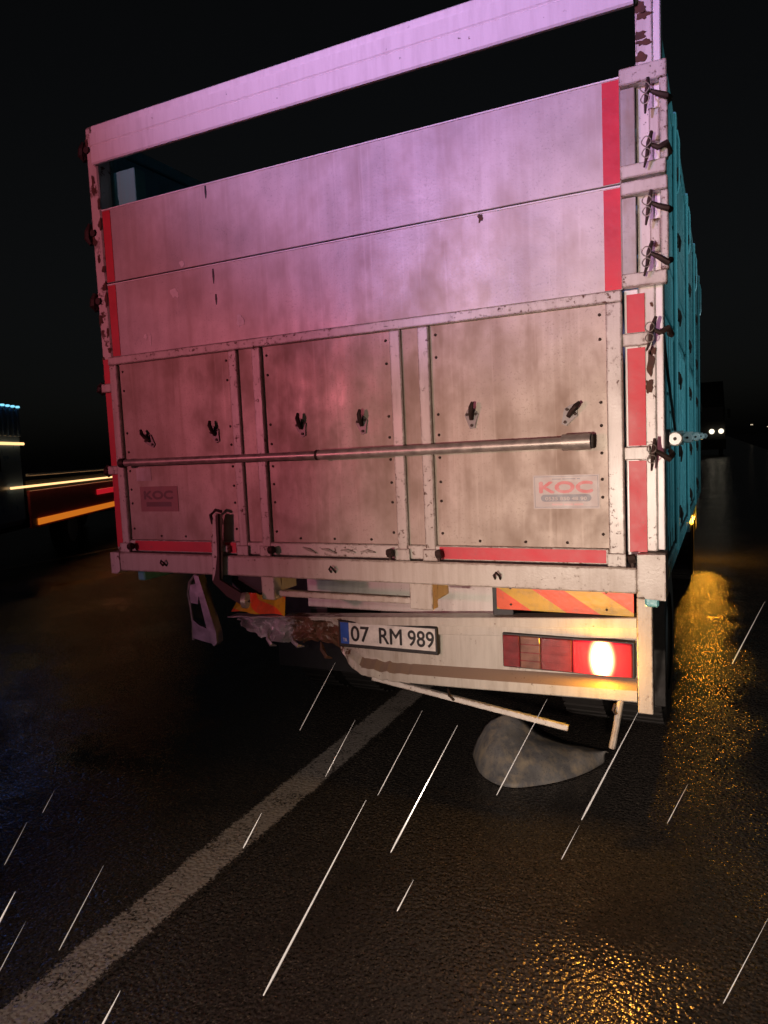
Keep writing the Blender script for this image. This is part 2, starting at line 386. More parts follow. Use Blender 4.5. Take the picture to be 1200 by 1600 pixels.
# two drop-in boards
for k, (z0, z1) in enumerate(((2.446, 2.775), (2.108, 2.440))):
    b = bx('board', 'board', T, -1.168, 1.112, -.010, .018, z0, z1, bev=.002)
    bx('lip', 'rail', b, -1.166, 1.110, -.0145, -.0105, z1-.006, z1-.0005, bev=.001)
    bx('reflective_tape', 'tape', b, -1.164, -1.117, -.0118, -.0102, z0+.002, z1-.008, bev=0)
    bx('reflective_tape', 'tape', b, 1.056, 1.109, -.0118, -.0102, z0+.002, z1-.008, bev=0)
    # right end bracket: four bars and an inner plate
    br = MB().box(1.1135, 1.254, -.050, -.012, z1-.048, z1+.004-.010*k, .003).box(1.1135, 1.250, -.048, -.012, z0-.002, z0+.040, .003).box(1.232, 1.2555, -.047, -.014, z0+.0405, z1-.0485, .003)
    br = br.build('end_bracket', 'gate', b)
    bx('bracket_plate', 'grey', b, 1.1145, 1.158, -.030, -.013, z0+.042, z1-.05, bev=.002)
    bx('bracket_web', 'rusty', b, 1.200, 1.231, -.036, -.012, z0+.10, z1-.13, bev=.002)
for (x, z, h) in ((-.567, 2.74, .052), (-.554, 2.39, .062), (-.547, 2.292, .045)):           # dark slits cut in the boards
    MB().prism([(x-.003, z+h/2), (x+.004, z+h/2), (x+.006, z), (x+.002, z-h/2), (x-.001, z-h/2), (x-.004, z)], -.0116, -.0098).build('slit', 'ink', T)
def patch(x, z, rx, rz, mat, y, n=20, name='scuff', par=None, xlim=None):
    pts = []; ph = random.uniform(0, 50)
    for i in range(n):
        a = 2*math.pi*i/n; q = .75+.55*noise.noise(Vector((math.cos(a)*1.3+ph, math.sin(a)*1.3, 0)))+.25*noise.noise(Vector((math.cos(a)*4+ph, math.sin(a)*4, 3)))
        px = x+math.cos(a)*rx*q
        if xlim: px = max(xlim[0], min(xlim[1], px))
        pts.append((px, z+math.sin(a)*rz*q))
    MB().prism(pts, y, y+.0016).build(name, mat, par or T)
for z, h, xx in ((2.815, .020, 1.175), (2.86, .012, 1.185), (2.885, .016, 1.17), (2.94, .014, 1.188), (2.965, .022, 1.172), (3.03, .02, 1.19), (3.08, .05, 1.175)):
    patch(xx, z, .028, h, 'rustsolid', -.0096, name='rust_scab', par=rp, xlim=(1.1605, 1.2115))
for i in range(17):
    z = 1.95+i*.07+random.uniform(-.02, .02); xx = random.choice((-1.225, -1.185, -1.178, -1.205)); patch(xx, z, random.uniform(.008, .022), random.uniform(.012, .045), 'rustsolid', -.0136, name='rust_scab', par=lp, xlim=(-1.2345, -1.1725))
for a in ((-.718, 2.465, .016, .022), (-.772, 2.348, .03, .028), (-.955, 2.18, .014, .014), (-.93, 2.165, .008, .032), (-.43, 2.19, .022, .035)): patch(*a, 'scuff', -.0114)
patch(.636, 2.422, .012, .02, 'rustsolid', -.0114, name='rust_spot')
for a in ((1.196, 1.86, .014, .05), (1.190, 1.79, .016, .03), (1.202, 1.90, .012, .022), (1.20, 2.05, .006, .01)): patch(*a, 'rustsolid', -.0096, name='rust_spot')

# latches with pin and ring at the right post
def latch(x, z, armdir=1, tilt=0.):
    a = MB().tube([(1.250, .03, z+.004), (1.260, -.02, z-.006), (1.252, -.056, z-.010*armdir), (1.228, -.066, z-.002), (1.207, -.070, z+.010)], [.008, .010, .010, .009, .006], 8).build('latch_arm', 'iron', T, True)
    MB().tube([(x+.008+tilt, -.072, z+.048), (x+.003, -.074, z+.016), (x-.003, -.074, z-.024), (x-.009-tilt, -.072, z-.056)], [.005, .008, .006, .003], 8).build('pin', 'iron', a, True)
    for dz, rr in ((.016, .014), (-.018, .013)):
        MB().tube([(x-.004+rr*math.cos(t), -.084+.004*math.sin(3*t), z+dz+rr*math.sin(t)) for t in [i*math.pi/7 for i in range(14)]], 0.0018, 6, closed=True).build('ring', 'steel', a, True)
for i, (x, z) in enumerate(((1.198, 2.675), (1.200, 2.515), (1.200, 2.340), (1.197, 2.185), (1.204, 1.952), (1.206, 1.569))):
    latch(x, z, (1, -1, 1, 2, -1, 2)[i], (-.004, .003, .0, .004, .006, -.003)[i])

# tailgate
G = T
ZT, ZB = 2.102, 1.195
gate = MB().box(-1.167, 1.111, -.046, -.014, 2.066, ZT, .003).box(-1.12, 1.059, -.040, -.014, 1.196, 1.250, .003).build('tailgate_frame', 'gate', T)
for x0, x1 in ((-1.167, -1.1205), (-.482, -.437), (-.362, -.317), (.272, .318), (.387, .432), (1.0595, 1.111)):
    bx('stile', 'gate', gate, x0, x1, -.042, -.015, 1.20 if abs(x0) > 1 else 1.214, 2.0655, bev=.004)
for x0, x1 in ((-.4365, -.3625), (.3185, .3865)): bx('stile_web', 'panel', gate, x0, x1, -.029, -.018, 1.2505, 2.0655, bev=.001)
panels = []
for x0, x1 in ((-1.1200, -.4825), (-.3165, .2715), (.4325, 1.0590)):
    p = bx('tailgate_panel', 'panel', T, x0, x1, -.026, -.018, 1.2505, 2.0655, bev=.001); panels.append((p, x0, x1))
riv = None
for p, x0, x1 in panels:
    for xx in (x0+.022, x1-.020):
        for z in (2.03, 1.95, 1.745, 1.665, 1.575, 1.49, 1.42, 1.30):
            z += random.uniform(-.006, .006)
            if riv is None:
                riv = MB().tube([(xx, -.0255, z), (xx, -.0285, z), (xx, -.0305, z)], [.0058, .0052, .0025], 8).build('rivet', 'iron', p, True)
            else: copy_part(riv, (xx, -.028, z), p)
    for i in range(3): copy_part(riv, (x0+(x1-x0)*(.25+.25*i)+random.uniform(-.03, .03), -.028, 1.268), p)
# reflective tape on the gate foot and on both posts
bx('reflective_tape', 'tape', gate, -1.085, -.635, -.0418, -.0402, 1.201, 1.246, bev=0)
bx('reflective_tape', 'tape', gate, -.56, -.50, -.0418, -.0402, 1.201, 1.246, bev=0)
bx('reflective_tape', 'tape', gate, .445, 1.050, -.0418, -.0402, 1.201, 1.246, bev=0)
for z0, z1 in ((1.985, 2.10), (1.60, 1.945), (1.21, 1.56)):
    bx('reflective_tape', 'tape', lp, -1.228, -1.180, -.0140, -.0122, z0, z1, bev=0)
bx('tape_backing', 'rail', T, 1.1165, 1.1595, -.012, .05, 1.225, 2.104)
for z0, z1 in ((1.965, 2.088), (1.595, 1.915), (1.238, 1.545)):
    bx('reflective_tape', 'tape', rp, 1.1235, 1.1795, -.0140, -.0122, z0, z1, bev=0)
for z0, z1 in ((1.92, 1.962), (1.548, 1.592)):
    bx('hinge_strap', 'gate', gate, 1.1115, 1.192, -.034, -.0145, z0, z1, bev=.003)
for z0, z1 in ((1.945, 1.985), (1.56, 1.60)):
    bx('hinge_strap', 'gate', gate, -1.232, -1.1675, -.036, -.0145, z0, z1, bev=.003)
# hinge blocks and bolts along the foot
for x in (-1.145, -.46, -.34, .295, .41, 1.085):
    bx('hinge_block', 'gate', gate, x-.030, x+.030, -.052, -.0465, 1.192, 1.236, bev=.003)
for x in (-1.09, -.30, .25, .452, 1.135):
    b = MB().disc((x, -.066, 1.222), (1, 0, .2), .016, .022, 8); b.tube([(x, -.066, 1.222), (x+.003, -.070, 1.196)], .007, 6); b.build('hinge_pin', 'iron', gate, True)
# crumpled foot skin in the middle bay
b = MB(); 
for i in range(4):
    x = -.16+i*.09; b.tube([(x, -.042, 1.232-.004*i), (x+.03, -.050, 1.226), (x+.065, -.046, 1.210+.003*i)], [.003, .006, .003], 6)
b.build('bent_flap', 'gate', gate, True)

# ladder pipe across the gate
pp = MB().tube([(-1.10, -.075, 1.612), (-.03, -.075, 1.610)], .0165, 14).tube([(-.045, -.075, 1.610), (.95, -.075, 1.616)], .0195, 14).build('cross_pipe', 'steel', T, True)
MB().tube([(.918, -.075, 1.616), (1.012, -.075, 1.6165)], [.0275, .0275], 16).build('pipe_socket', 'steel', pp, True)
MB().tube([(-.050, -.075, 1.610), (-.040, -.075, 1.610)], .0215, 14).build('pipe_collar', 'iron', pp, True)
MB().tube([(1.0125, -.075, 1.6165), (1.016, -.075, 1.6165)], [.0255, .024], 16).build('pipe_plug', 'black', pp, True)
MB().tube([(-1.105, -.075, 1.612), (-1.075, -.075, 1.612)], .022, 12).build('pipe_socket', 'iron', pp, True)
for x in (-1.09, -.34, .41, .965): bx('pipe_bracket', 'gate', pp, x-.012, x+.012, -.070, -.0546 if abs(x) < .5 else -.027, 1.600, 1.626)

# rope hooks on the panels
def hook(x, z, rot):
    c, s = math.cos(rot), math.sin(rot)
    def q(dx, dz): return (x+dx*c-dz*s, z+dx*s+dz*c)
    pl = [q(-.005, .034), q(.014, .022), (q(.026, .004)), q(.018, -.016), q(.010, -.044), q(-.008, -.046), q(-.020, -.014), q(-.026, .004), q(-.016, .022)]
    o = MB().prism(pl, -.032, -.0262).build('rope_hook', 'hook', T)
    k = [q(0, -.012)+(-.034,), q(.003, .010)+(-.048,), q(.007, .030)+(-.056,), q(.012, .048)+(-.050,)]
    MB().tube([(a, y, b) for a, b, y in k], [.008, .009, .009, .006], 8).build('hook_arm', 'iron', o, True)
    for dx, dz in ((-.016, .006), (.016, .006), (0, -.034)):
        a, b = q(dx, dz); MB().disc((a, -.034, b), (0, 1, 0), .0055, .006, 8).build('bolt', 'iron', o)
for x, z, r in ((-.967, 1.715, .75), (-.587, 1.727, .35), (-.144, 1.732, .22), (.135, 1.729, .15), (.585, 1.727, .02), (.938, 1.715, -.55)): hook(x, z, r)

# maker's stickers
st = bx('sticker', 'stk', T, .803, 1.030, -.0278, -.0264, 1.387, 1.505, bev=0)
for a in ((.808, 1.025, 1.4985, 1.5003), (.808, 1.025, 1.3917, 1.3935), (.808, .8095, 1.3936, 1.4984), (1.0235, 1.025, 1.3936, 1.4984)): bx('sticker_border', 'stkdark', st, a[0], a[1], -.0284, -.0279, a[2], a[3], bev=0)
text('sticker_lettering', 'KOC', .916, 1.462, -.0284, .037, 'stkred', st, width=.180, bold=.0028)
pl = []
for i in range(9): a = math.pi/2+math.pi*i/8; pl.append((.842+.0125*math.cos(a), 1.4245+.0125*math.sin(a)))
for i in range(9): a = -math.pi/2+math.pi*i/8; pl.append((.990+.0125*math.cos(a), 1.4245+.0125*math.sin(a)))
MB().prism(pl, -.0285, -.0279).build('sticker_pill', 'stkdark', st)
text('sticker_lettering', '0535 850 48 90', .916, 1.4225, -.0289, .011, 'stk', st, width=.142, bold=.0005)
for x0, x1 in ((.868, .905), (.909, .94), (.944, .975)): bx('sticker_small_print', 'stkpink', st, x0, x1, -.0284, -.0279, 1.399, 1.405, bev=0)
for x0, x1 in ((.87, .90), (.905, .95), (.955, .965)): bx('sticker_small_print', 'stkdark', st, x0, x1, -.0284, -.0279, 1.489, 1.492, bev=0)
s2 = bx('sticker', 'oldstk', T, -1.045, -.82, -.0278, -.0264, 1.382, 1.498, bev=0, label='faded dark red sticker')
text('sticker_lettering', 'KOC', -.935, 1.458, -.0284, .036, 'oldstk2', s2, width=.17, bold=.0028)
bx('sticker_pill', 'oldstk2', s2, -1.01, -.86, -.0284, -.0279, 1.405, 1.426, bev=0)
bx('sticker_ghost', 'grey', T, -1.06, -.97, -.0275, -.0264, 1.525, 1.585, bev=0)

# sill beam, end casting, cleats, slotted frame
sill = MB().box(-1.180, 1.150, -.055, .06, 1.102, 1.190, .005).build('sill_beam', 'sill', T)
MB().prism([(1.1505, 1.120), (1.175, 1.088), (1.238, 1.084), (1.238, 1.236), (1.1505, 1.236)], -.058, .06).build('sill_end_casting', 'sill', T)
MB().prism([(-1.238, 1.088), (-1.205, 1.086), (-1.1805, 1.102), (-1.1805, 1.190), (-1.238, 1.190)], -.055, .06).build('sill_end_casting', 'rusty', T)
for x in (-.90, -.012, .672):
    MB().tube([(x-.010, -.056, 1.135), (x-.010, -.072, 1.150), (x, -.078, 1.163), (x+.010, -.072, 1.150), (x+.010, -.056, 1.135)], .0042, 6).build('rope_staple', 'iron', sill, True)
for x0, x1, z0 in ((-.385, -.318, 1.0), (.311, .407, .998)):
    MB().box(x0, x1, -.035, .02, z0, 1.1015, .003).box(x1-.008, x1, .0205, .14, z0+.03, 1.10, .002).build('sill_cleat', 'sill', T)
MB().box(-.3175, .3105, -.012, .02, 1.012, 1.038, .003).build('lower_slot_bar', 'sill', T)
MB().box(-.56, -.386, -.012, .02, 1.02, 1.10, .003).build('lower_slot_bar', 'chassis', T)

# gate lever with crank and roller
lv = MB().prism([(-.612, 1.08), (-.566, 1.085), (-.556, 1.20), (-.548, 1.372), (-.575, 1.378), (-.590, 1.345), (-.606, 1.20)], -.078, -.063).build('gate_lever', 'gate', T)
MB().prism([(-.5475, 1.376), (-.5555, 1.20), (-.562, 1.09), (-.44, 1.030), (-.415, 1.000), (-.44, .978), (-.53, 1.02), (-.60, 1.078), (-.582, 1.12), (-.566, 1.20), (-.562, 1.37)], -.092, -.0785).build('crank', 'iron', lv)
MB().disc((-.425, -.10, 1.008), (1, .3, 0), .034, .020, 14).build('roller', 'steel', lv, True)
MB().tube([(-.60, -.066, 1.33), (-.605, -.07, 1.37), (-.575, -.072, 1.392), (-.545, -.07, 1.385)], .007, 8).build('lever_stop', 'iron', lv, True)
bx('lever_mount', 'gate', lv, -.62, -.53, -.0625, -.0425, 1.205, 1.235)

# bumper: pressed channel, crumpled and torn on the left
def interp(t, xs):
    for (a, va), (b, vb) in zip(xs, xs[1:]):
        if t <= b: return va+(vb-va)*max(0, (t-a)/(b-a))
    return xs[-1][1]
bt = [(-.83, .822), (1.11, .940)]
bb = [(-.83, .790), (-.74, .745), (-.64, .705), (-.52, .700), (-.42, .712), (-.34, .715), (-.25, .690), (-.17, .640), (-.08, .600), (.05, .585), (.4, .592), (1.11, .612)]
pr = [(.36, 0), (.278, 0), (.276, .01), (.276, .125), (.286, .135), (.286, .255), (.304, .275), (.304, .38), (.304, .50), (.304, .60), (.304, .70), (.304, .735), (.270, .845), (.266, .86), (.266, .985), (.270, 1.), (.34, 1.)]
nx = 150; vs = []; fs = []; mi = []
for i in range(nx+1):
    x = -.83+1.94*i/nx; a, b = interp(x, bt), interp(x, bb); dmg = max(0, min(1, (-.04-x)/.30)); edge = max(0, min(1, (.25-x)/.25))
    dmg = dmg*dmg*(3-2*dmg)
    for j, (y, t) in enumerate(pr):
        z = a+(b-a)*t
        n1 = noise.noise(Vector((x*7, t*2.2, 1.7))); n2 = noise.noise(Vector((x*19, t*5, 4.1))); n3 = noise.noise(Vector((x*55, t*9, 7.1)))
        k_ = min(1, t*3.5+.12)
        yy = y+dmg*(.12*abs(n1)+.05*abs(n2)+.004*n3+.04*t)*k_+edge*.006*n2*k_
        zz = z+dmg*(.012*n1+.003*n3)*k_+(.010*noise.noise(Vector((x*30, 0, 9)))+.006*noise.noise(Vector((x*75, 0, 3))))*edge*(t > .7)
        vs.append((x+dmg*.02*n2, yy, zz))
k = len(pr)
for i in range(nx):
    x = -.83+1.94*(i+.5)/nx
    for j in range(k-1):
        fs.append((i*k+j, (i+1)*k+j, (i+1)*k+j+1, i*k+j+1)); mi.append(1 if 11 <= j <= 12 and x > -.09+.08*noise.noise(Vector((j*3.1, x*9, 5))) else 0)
b = MB(); b.add(vs, fs); b.mi = mi
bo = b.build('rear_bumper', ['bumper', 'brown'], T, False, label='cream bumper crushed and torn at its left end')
so_ = bo.modifiers.new('sheet', 'SOLIDIFY'); so_.thickness = .004
# torn curls of metal at the break
for x, z, dx, dz, mm in ((-.60, .745, .05, -.05, 'lilac'), (-.46, .735, .07, -.03, 'lilac'), (-.30, .72, .06, -.06, 'rustsolid')):
    q = [(x, .292, z+.012), (x+dx*.3, .270, z+dz*.3), (x+dx*.7, .262, z+dz*.8), (x+dx, .285, z+dz)]
    MB().tube(q, [.004, .012, .010, .003], 5).build('torn_metal', mm, bo, True)
# number plate
pl = MB().box(-.197, .297, .279, .296, .721, .848, .006).build('number_plate', 'black', T)
bx('plate_face', 'plate', pl, -.183, .284, .2775, .2786, .739, .838, bev=0)
bx('plate_blue_band', 'eu', pl, -.183, -.140, .2765, .2774, .739, .838, bev=0)
for tx, xc, wd in (('07', -.083, .092), ('RM', .070, .110), ('989', .217, .122)): text('plate_lettering', tx, xc, .789, .2768, .070, 'ink', pl, width=wd, bold=.0016)
text('plate_lettering', 'TR', -.161, .757, .2760, .016, 'plate', pl, width=.022)
# tail lamp
tl = MB().box(.583, 1.104, .277, .299, .700, .846, .004).build('tail_lamp', 'black', T)
for x0, x1, mname in ((.588, .658, 'redlens'), (.660, .742, 'clearlens'), (.744, .868, 'redlens')):
    bx('lens', mname, tl, x0, x1, .266, .2765, .706, .838, bev=.004)
ll = bx('lens', 'taillit', tl, .870, 1.094, .264, .2765, .706, .838, bev=.004, label='lit amber and red tail lamp lens')
for z in (.738, .772, .806): bx('lens_rib', 'redlens', tl, .588, .868, .2635, .2656, z-.002, z+.002, bev=0)
d = bpy.data.lights.new('tail_lamp_light', 'POINT'); d.color = (1, .46, .02); d.energy = 5.5; d.shadow_soft_size = .03
o = bpy.data.objects.new('tail_lamp_light', d); COL.objects.link(o); o.parent = ll; o.location = (0, -.045, 0)
# rear marker boards
hz = bx('marker_board', 'hazard', T, .560, 1.100, .292, .300, .940, 1.075, bev=.001, label='yellow and orange striped marker board')
for x, z in ((.62, .962), (.62, 1.03), (1.0, .962), (1.0, 1.03)): MB().disc((x, .291, z), (0, 1, 0), .005, .004, 8).build('bolt', 'iron', hz)
b = MB(); n = 8
vs = []; fs = []
for i in range(n+1):
    for j in range(3):
        x = -.82+.33*i/n; z = .845+.10*j/2; vs.append((x+(.07*j/2)*(1-i/n), .30+.02*math.sin(i*1.3)+.012*j*math.sin(i*.9), z-.004*i*(j == 0)*0))
for i in range(n):
    for j in range(2): fs.append((i*3+j, (i+1)*3+j, (i+1)*3+j+1, i*3+j+1))
b.add(vs, fs); hl = b.build('marker_board', 'hazard', T, label='bent remnant of the left striped marker board'); hl.modifiers.new('t', 'SOLIDIFY').thickness = .003
# side stay of the bumper
MB().box(1.1135, 1.168, .262, .33, .572, 1.02, .003).box(1.1135, 1.142, .266, .33, 1.0205, 1.083, .003).build('bumper_stay', 'sill', T)
# broken underrun bar and rod
MB().box(-.5, .385, -.010, .010, -.012, .012, .002, M=Matrix.Translation((.462, .285, .522)) @ Matrix.Rotation(R(7.8), 4, 'Y')).build('broken_bar', 'white', T)
b = MB().tube([(1.058, .280, .632), (1.046, .276, .60), (1.030, .272, .50), (1.014, .268, .418)], [.010, .013, .012, .013], 8); b.build('hanging_rod', 'sill', T, True)
MB().tube([(.335, .28, .575), (.345, .26, .555), (.36, .27, .535), (.345, .285, .545)], .006, 6).build('bar_clip', 'iron', T, True)
MB().tube([(1.03, .262, .60), (1.022, .258, .575), (1.035, .256, .56)], .006, 6).build('bar_clip', 'iron', T, True)
# hanging lamp bracket on the left
hb = MB().prism([(-1.005, 1.03), (-.975, 1.03), (-.885, .74), (-.885, .69), (-.905, .672), (-.93, .70)], .25, .30).build('dangling_bracket', 'lilac', T, label='bent lamp bracket dangling under the left corner')
MB().prism([(-1.055, .885), (-1.0, .88), (-.985, .955), (-1.0, .985), (-1.055, .975)], .262, .28).build('bracket_plate', 'lilac', hb)
MB().prism([(-1.045, .70), (-.925, .68), (-.915, .745), (-1.0, .77), (-1.045, .80)], .262, .28).build('bracket_plate', 'lilac', hb)
MB().tube([(-1.0, .27, 1.04), (-1.045, .262, .99), (-1.058, .262, .93), (-1.05, .265, .87), (-1.045, .268, .78), (-1.05, .268, .69)], .007, 8).build('bracket_rod', 'steel', hb, True)

# chassis under the bed
ch = MB().box(-.45, -.35, .45, 7.0, .72, .93, .004).box(.35, .45, .45, 7.0, .72, .93, .004)
for y in (1.2, 2.6, 4.2): ch.box(-.349, .349, y, y+.09, .74, .90, .004)
ch.build('chassis', 'chassis', T)
cm = MB().box(-.43, .52, .40, .445, .87, 1.085, .004).build('cross_member', 'white', T)
for x in (-.06, .03): 
    for z in (.955, 1.015): MB().disc((x+.22, .398, z), (0, 1, 0), .008, .006, 10).build('bolt_hole', 'ink', cm)
bx('lamp_board_backing', 'black', T, .53, .62, .33, .40, .90, 1.085)
bx('bed_floor', 'chassis', T, -1.195, 1.195, .065, 5.2, 1.095, 1.19)
# side walls: ribbed drop-sides below, boards above, posts
for sgn, nm in ((-1, 'left'), (1, 'right')):
    def sx(a, b): return (a, b) if sgn > 0 else (-b, -a)
    w = MB()
    x0, x1 = sx(1.165, 1.185); w.box(x0, x1, .08, 5.15, 1.10, 3.06, .002)
    wo = w.build('side_wall', 'teal', T)
    y = .16
    while y < 5.1:
        x0, x1 = sx(1.1855, 1.198); bx('rib', 'teal', wo, x0, x1, y, y+.07, 1.12, 2.08, bev=.005); y += .155
    for i in range(4):
        z = 2.14+i*.235; x0, x1 = sx(1.1855, 1.196); bx('side_board', 'teal', wo, x0, x1, .10, 5.13, z, z+.222, bev=.004)
    x0, x1 = sx(1.150, 1.205); bx('side_top_rail', 'teal', wo, x0, x1, .076, 5.16, 3.062, 3.12, bev=.006)
    x0, x1 = sx(1.160, 1.206); bx('side_sill', 'teal', wo, x0, x1, .076, 5.16, 1.03, 1.0985, bev=.006)
    for y in (1.26, 2.50, 3.78, 5.05):
        x0, x1 = sx(1.199, 1.215); po = bx('side_post', 'teal', wo, x0, x1, y-.04, y+.04, 1.06, 3.13, bev=.006)
        if sgn > 0:
            for z in (1.25, 1.55, 1.90, 2.20, 2.55, 2.85):
                MB().box(1.2155, 1.222, y-.03, y+.02, z-.03, z+.03, .003).tube([(1.222, y-.01, z+.02), (1.228, y-.012, z-.01), (1.224, y-.012, z-.055)], [.005, .006, .004], 6).build('side_latch', 'iron', po, True)
            MB().tube([(1.2155, y-.02, 3.05), (1.224, y-.02, 3.0), (1.224, y-.02, 2.80), (1.2155, y-.02, 2.76)], .006, 8).build('grab_bar', 'teal', po, True)
    if sgn > 0:
        b = MB().tube([(1.2065, .30, 2.06), (1.2065, .62, 1.88), (1.2065, 1.2, 1.60)], .006, 6); b.build('side_chain', 'iron', wo)
        for y in (.12, 1.05, 2.20, 3.40, 4.70):
            o = MB().tube([(1.200, y, 1.612), (1.246, y, 1.612)], [.034, .034], 18); o = o.build('side_roller', 'plate', wo, True)
            MB().disc((1.247, y, 1.612), (1, 0, 0), .012, .006, 10).build('roller_bolt', 'iron', o)
            o2 = MB().tube([(1.262, y-.01, 1.612), (1.262, y-.034, 1.612), (1.262, y-.040, 1.612)], [.024, .024, .020], 18).build('roller_cap', 'plate', wo, True)
            MB().disc((1.262, y-.041, 1.612), (0, 1, 0), .006, .004, 8).build('roller_bolt', 'iron', o2)
# inner posts and front wall, roof hoops
bx('inner_post', 'tealpale', T, -1.1645, -1.030, .071, .14, 1.195, 2.965)
bx('front_wall', 'teal', T, -1.19, 1.19, 5.165, 5.22, 1.05, 3.12)
for y in (1.3, 2.5, 3.8):
    MB().box(-1.1495, 1.1495, y-.025, y+.025, 3.07, 3.115, .005).build('roof_bar', 'teal', T)
# cab
cb = MB().prism([(-1.1, .62), (1.1, .62), (1.1, 2.35), (1.02, 2.72), (-1.02, 2.72), (-1.1, 2.35)], 5.45, 7.3).build('cab', 'teal', T)
bx('cab_window', 'glass', cb, 1.1005, 1.106, 6.1, 7.0, 1.65, 2.28)
bx('windscreen', 'glass', cb, -.95, .95, 7.3005, 7.31, 1.6, 2.35)
bx('front_bumper', 'chassis', T, -1.1, 1.1, 7.3015, 7.45, .42, .80)
il = bx('indicator', 'indic', T, .90, .98, 7.452, 7.48, .62, .74)
d = bpy.data.lights.new('indicator_light', 'POINT'); d.color = (1, .42, .03); d.energy = 15; d.shadow_soft_size = .05
o = bpy.data.objects.new('indicator_light', d); COL.objects.link(o); o.parent = il; o.location = (.26, -.05, -.15)
# wheels
def wheel(x0, x1, y, rad):
    o = MB(); xm = (x0+x1)/2
    prof = [(x0, rad*.60), (x0, rad*.90), (x0+.03, rad), (x1-.03, rad), (x1, rad*.90), (x1, rad*.60)]; n = 28
    vs = [(x, y+r*math.cos(2*math.pi*i/n), rad+r*math.sin(2*math.pi*i/n)) for i in range(n) for x, r in prof]; k = len(prof)
    fs = [(i*k+j, ((i+1) % n)*k+j, ((i+1) % n)*k+j+1, i*k+j+1) for i in range(n) for j in range(k-1)]
    w = o.add(vs, fs).build('wheel', 'rubber', T, True)
    MB().tube([(xm-.10, y, rad), (xm-.04, y, rad), (xm+.04, y, rad), (xm+.10, y, rad)], [rad*.60, rad*.48, rad*.48, rad*.60], 24).build('rim', 'rim', w, True)
    t = MB()
    for i in range(40):
        a = 2*math.pi*i/40; c = Vector((xm, y+rad*math.cos(a), rad+rad*math.sin(a)))
        t.box(-.11, .11, -.022, .022, -.006, .007, .002, M=Matrix.Translation(c) @ Matrix.Rotation(a-math.pi/2, 4, 'X'))
    t.build('tread', 'rubber', w)
for y, pairs in ((1.75, ((.58, .83), (.88, 1.13))), (6.2, ((.84, 1.10),))):
    for a, b in pairs: wheel(a, b, y, .46); wheel(-b, -a, y, .46)
ax = MB().tube([(-.9, 1.75, .46), (-.18, 1.75, .46), (-.12, 1.75, .46), (.12, 1.75, .46), (.18, 1.75, .46), (.9, 1.75, .46)], [.06, .07, .17, .17, .07, .06], 14).build('rear_axle', 'chassis', T, True)
for x in (-.44, .44):
    for i in range(4): bx('leaf_spring', 'chassis', ax, x-.035, x+.035, 1.15+i*.09, 2.35-i*.09, .575+i*.022-.06, .595+i*.022-.06)
MB().tube([(-.30, .50, .72), (-.25, .52, .60), (-.05, .54, .57), (.15, .56, .63), (.32, .60, .74)], .011, 8).build('air_hose', 'rubber', T, True)
for x0 in (.56, -1.15):                                             # mud flaps and arches behind the rear wheels
    bx('mud_flap', 'rubber', T, x0, x0+.59, 1.16, 1.175, .28, .86)

# ------------------------------------------------------------------ torn mudguard on the asphalt under the bumper
lowc = [(.215, .90, .012), (.335, .69, .006), (.49, .615, .006), (.67, .72, .006), (.80, .88, .006), (.875, 1.04, .006)]
upc = [(.424, .96, .240), (.46, .955, .218), (.56, .98, .135), (.67, 1.02, .085), (.77, 1.05, .066), (.885, 1.07, .045)]
def cr(P, t):
    n = len(P)-1; f = t*n; i = min(int(f), n-1); f -= i; g = lambda j: Vector(P[max(0, min(n, j))])
    a, b, c, d = g(i-1), g(i), g(i+1), g(i+2)
    return .5*((2*b)+(c-a)*f+(2*a-5*b+4*c-d)*f*f+(3*b-a-3*c+d)*f**3)
nu, nv = 28, 14; vs = []; fs = []
for i in range(nu+1):
    u = i/nu; a, b = cr(lowc, u), cr(upc, u)
    for j in range(nv+1):
        v = j/nv; p = a.lerp(b, v); bulge = math.sin(math.pi*v)*.075*(1-u*.6)
        p += Vector((-.15, -.55, .82)).normalized()*bulge
        p += Vector((-.1, -.5, .8))*(.012*noise.noise(p*9)+.008*noise.noise(p*26))*min(1, 5*v*(1-v)+.15); vs.append(p)
for i in range(nu):
    for j in range(nv): a = i*(nv+1)+j; fs.append((a, a+nv+1, a+nv+2, a+1))
mg = MB().add(vs, fs).build('mudguard', 'fender', None, True)
mg['label'] = 'curved grey plastic mudguard torn off and lying on asphalt under the bumper'; mg['category'] = 'mudguard'
mg.modifiers.new('t', 'SOLIDIFY').thickness = .006

# ------------------------------------------------------------------ flatbed lorry on the far carriageway, left
e = Vector((-.495, .869, 0)).normalized(); nn = Vector((e.y, -e.x, 0)); FO = Vector((-8.1, 4.85, 0))
F = thing('flatbed_lorry', FO, 'blue-cabbed flatbed lorry with amber side lights passing at the far left', 'lorry')
FM = Matrix((( e.x, nn.x, 0, FO.x), (e.y, nn.y, 0, FO.y), (0, 0, 1, 0), (0, 0, 0, 1)))   # local x along body, y toward the viewer, z up
def fb(name, mat, par, x0, x1, y0, y1, z0, z1, bev=.01): return MB().box(x0, x1, y0, y1, z0, z1, bev, M=FM).build(name, mat, par)
c = fb('cab', 'blue', F, -2.3, -.15, -2.3, 0, .75, 2.50, .08)
fb('cab_window', 'glass', c, -2.0, -.9, .002, .012, 1.55, 2.15)
fb('cab_lamp_trail', 'amberhi', c, -2.2, -.17, .013, .05, 1.925, 1.965)  # glowing bar in place of a lamp trail across the cab
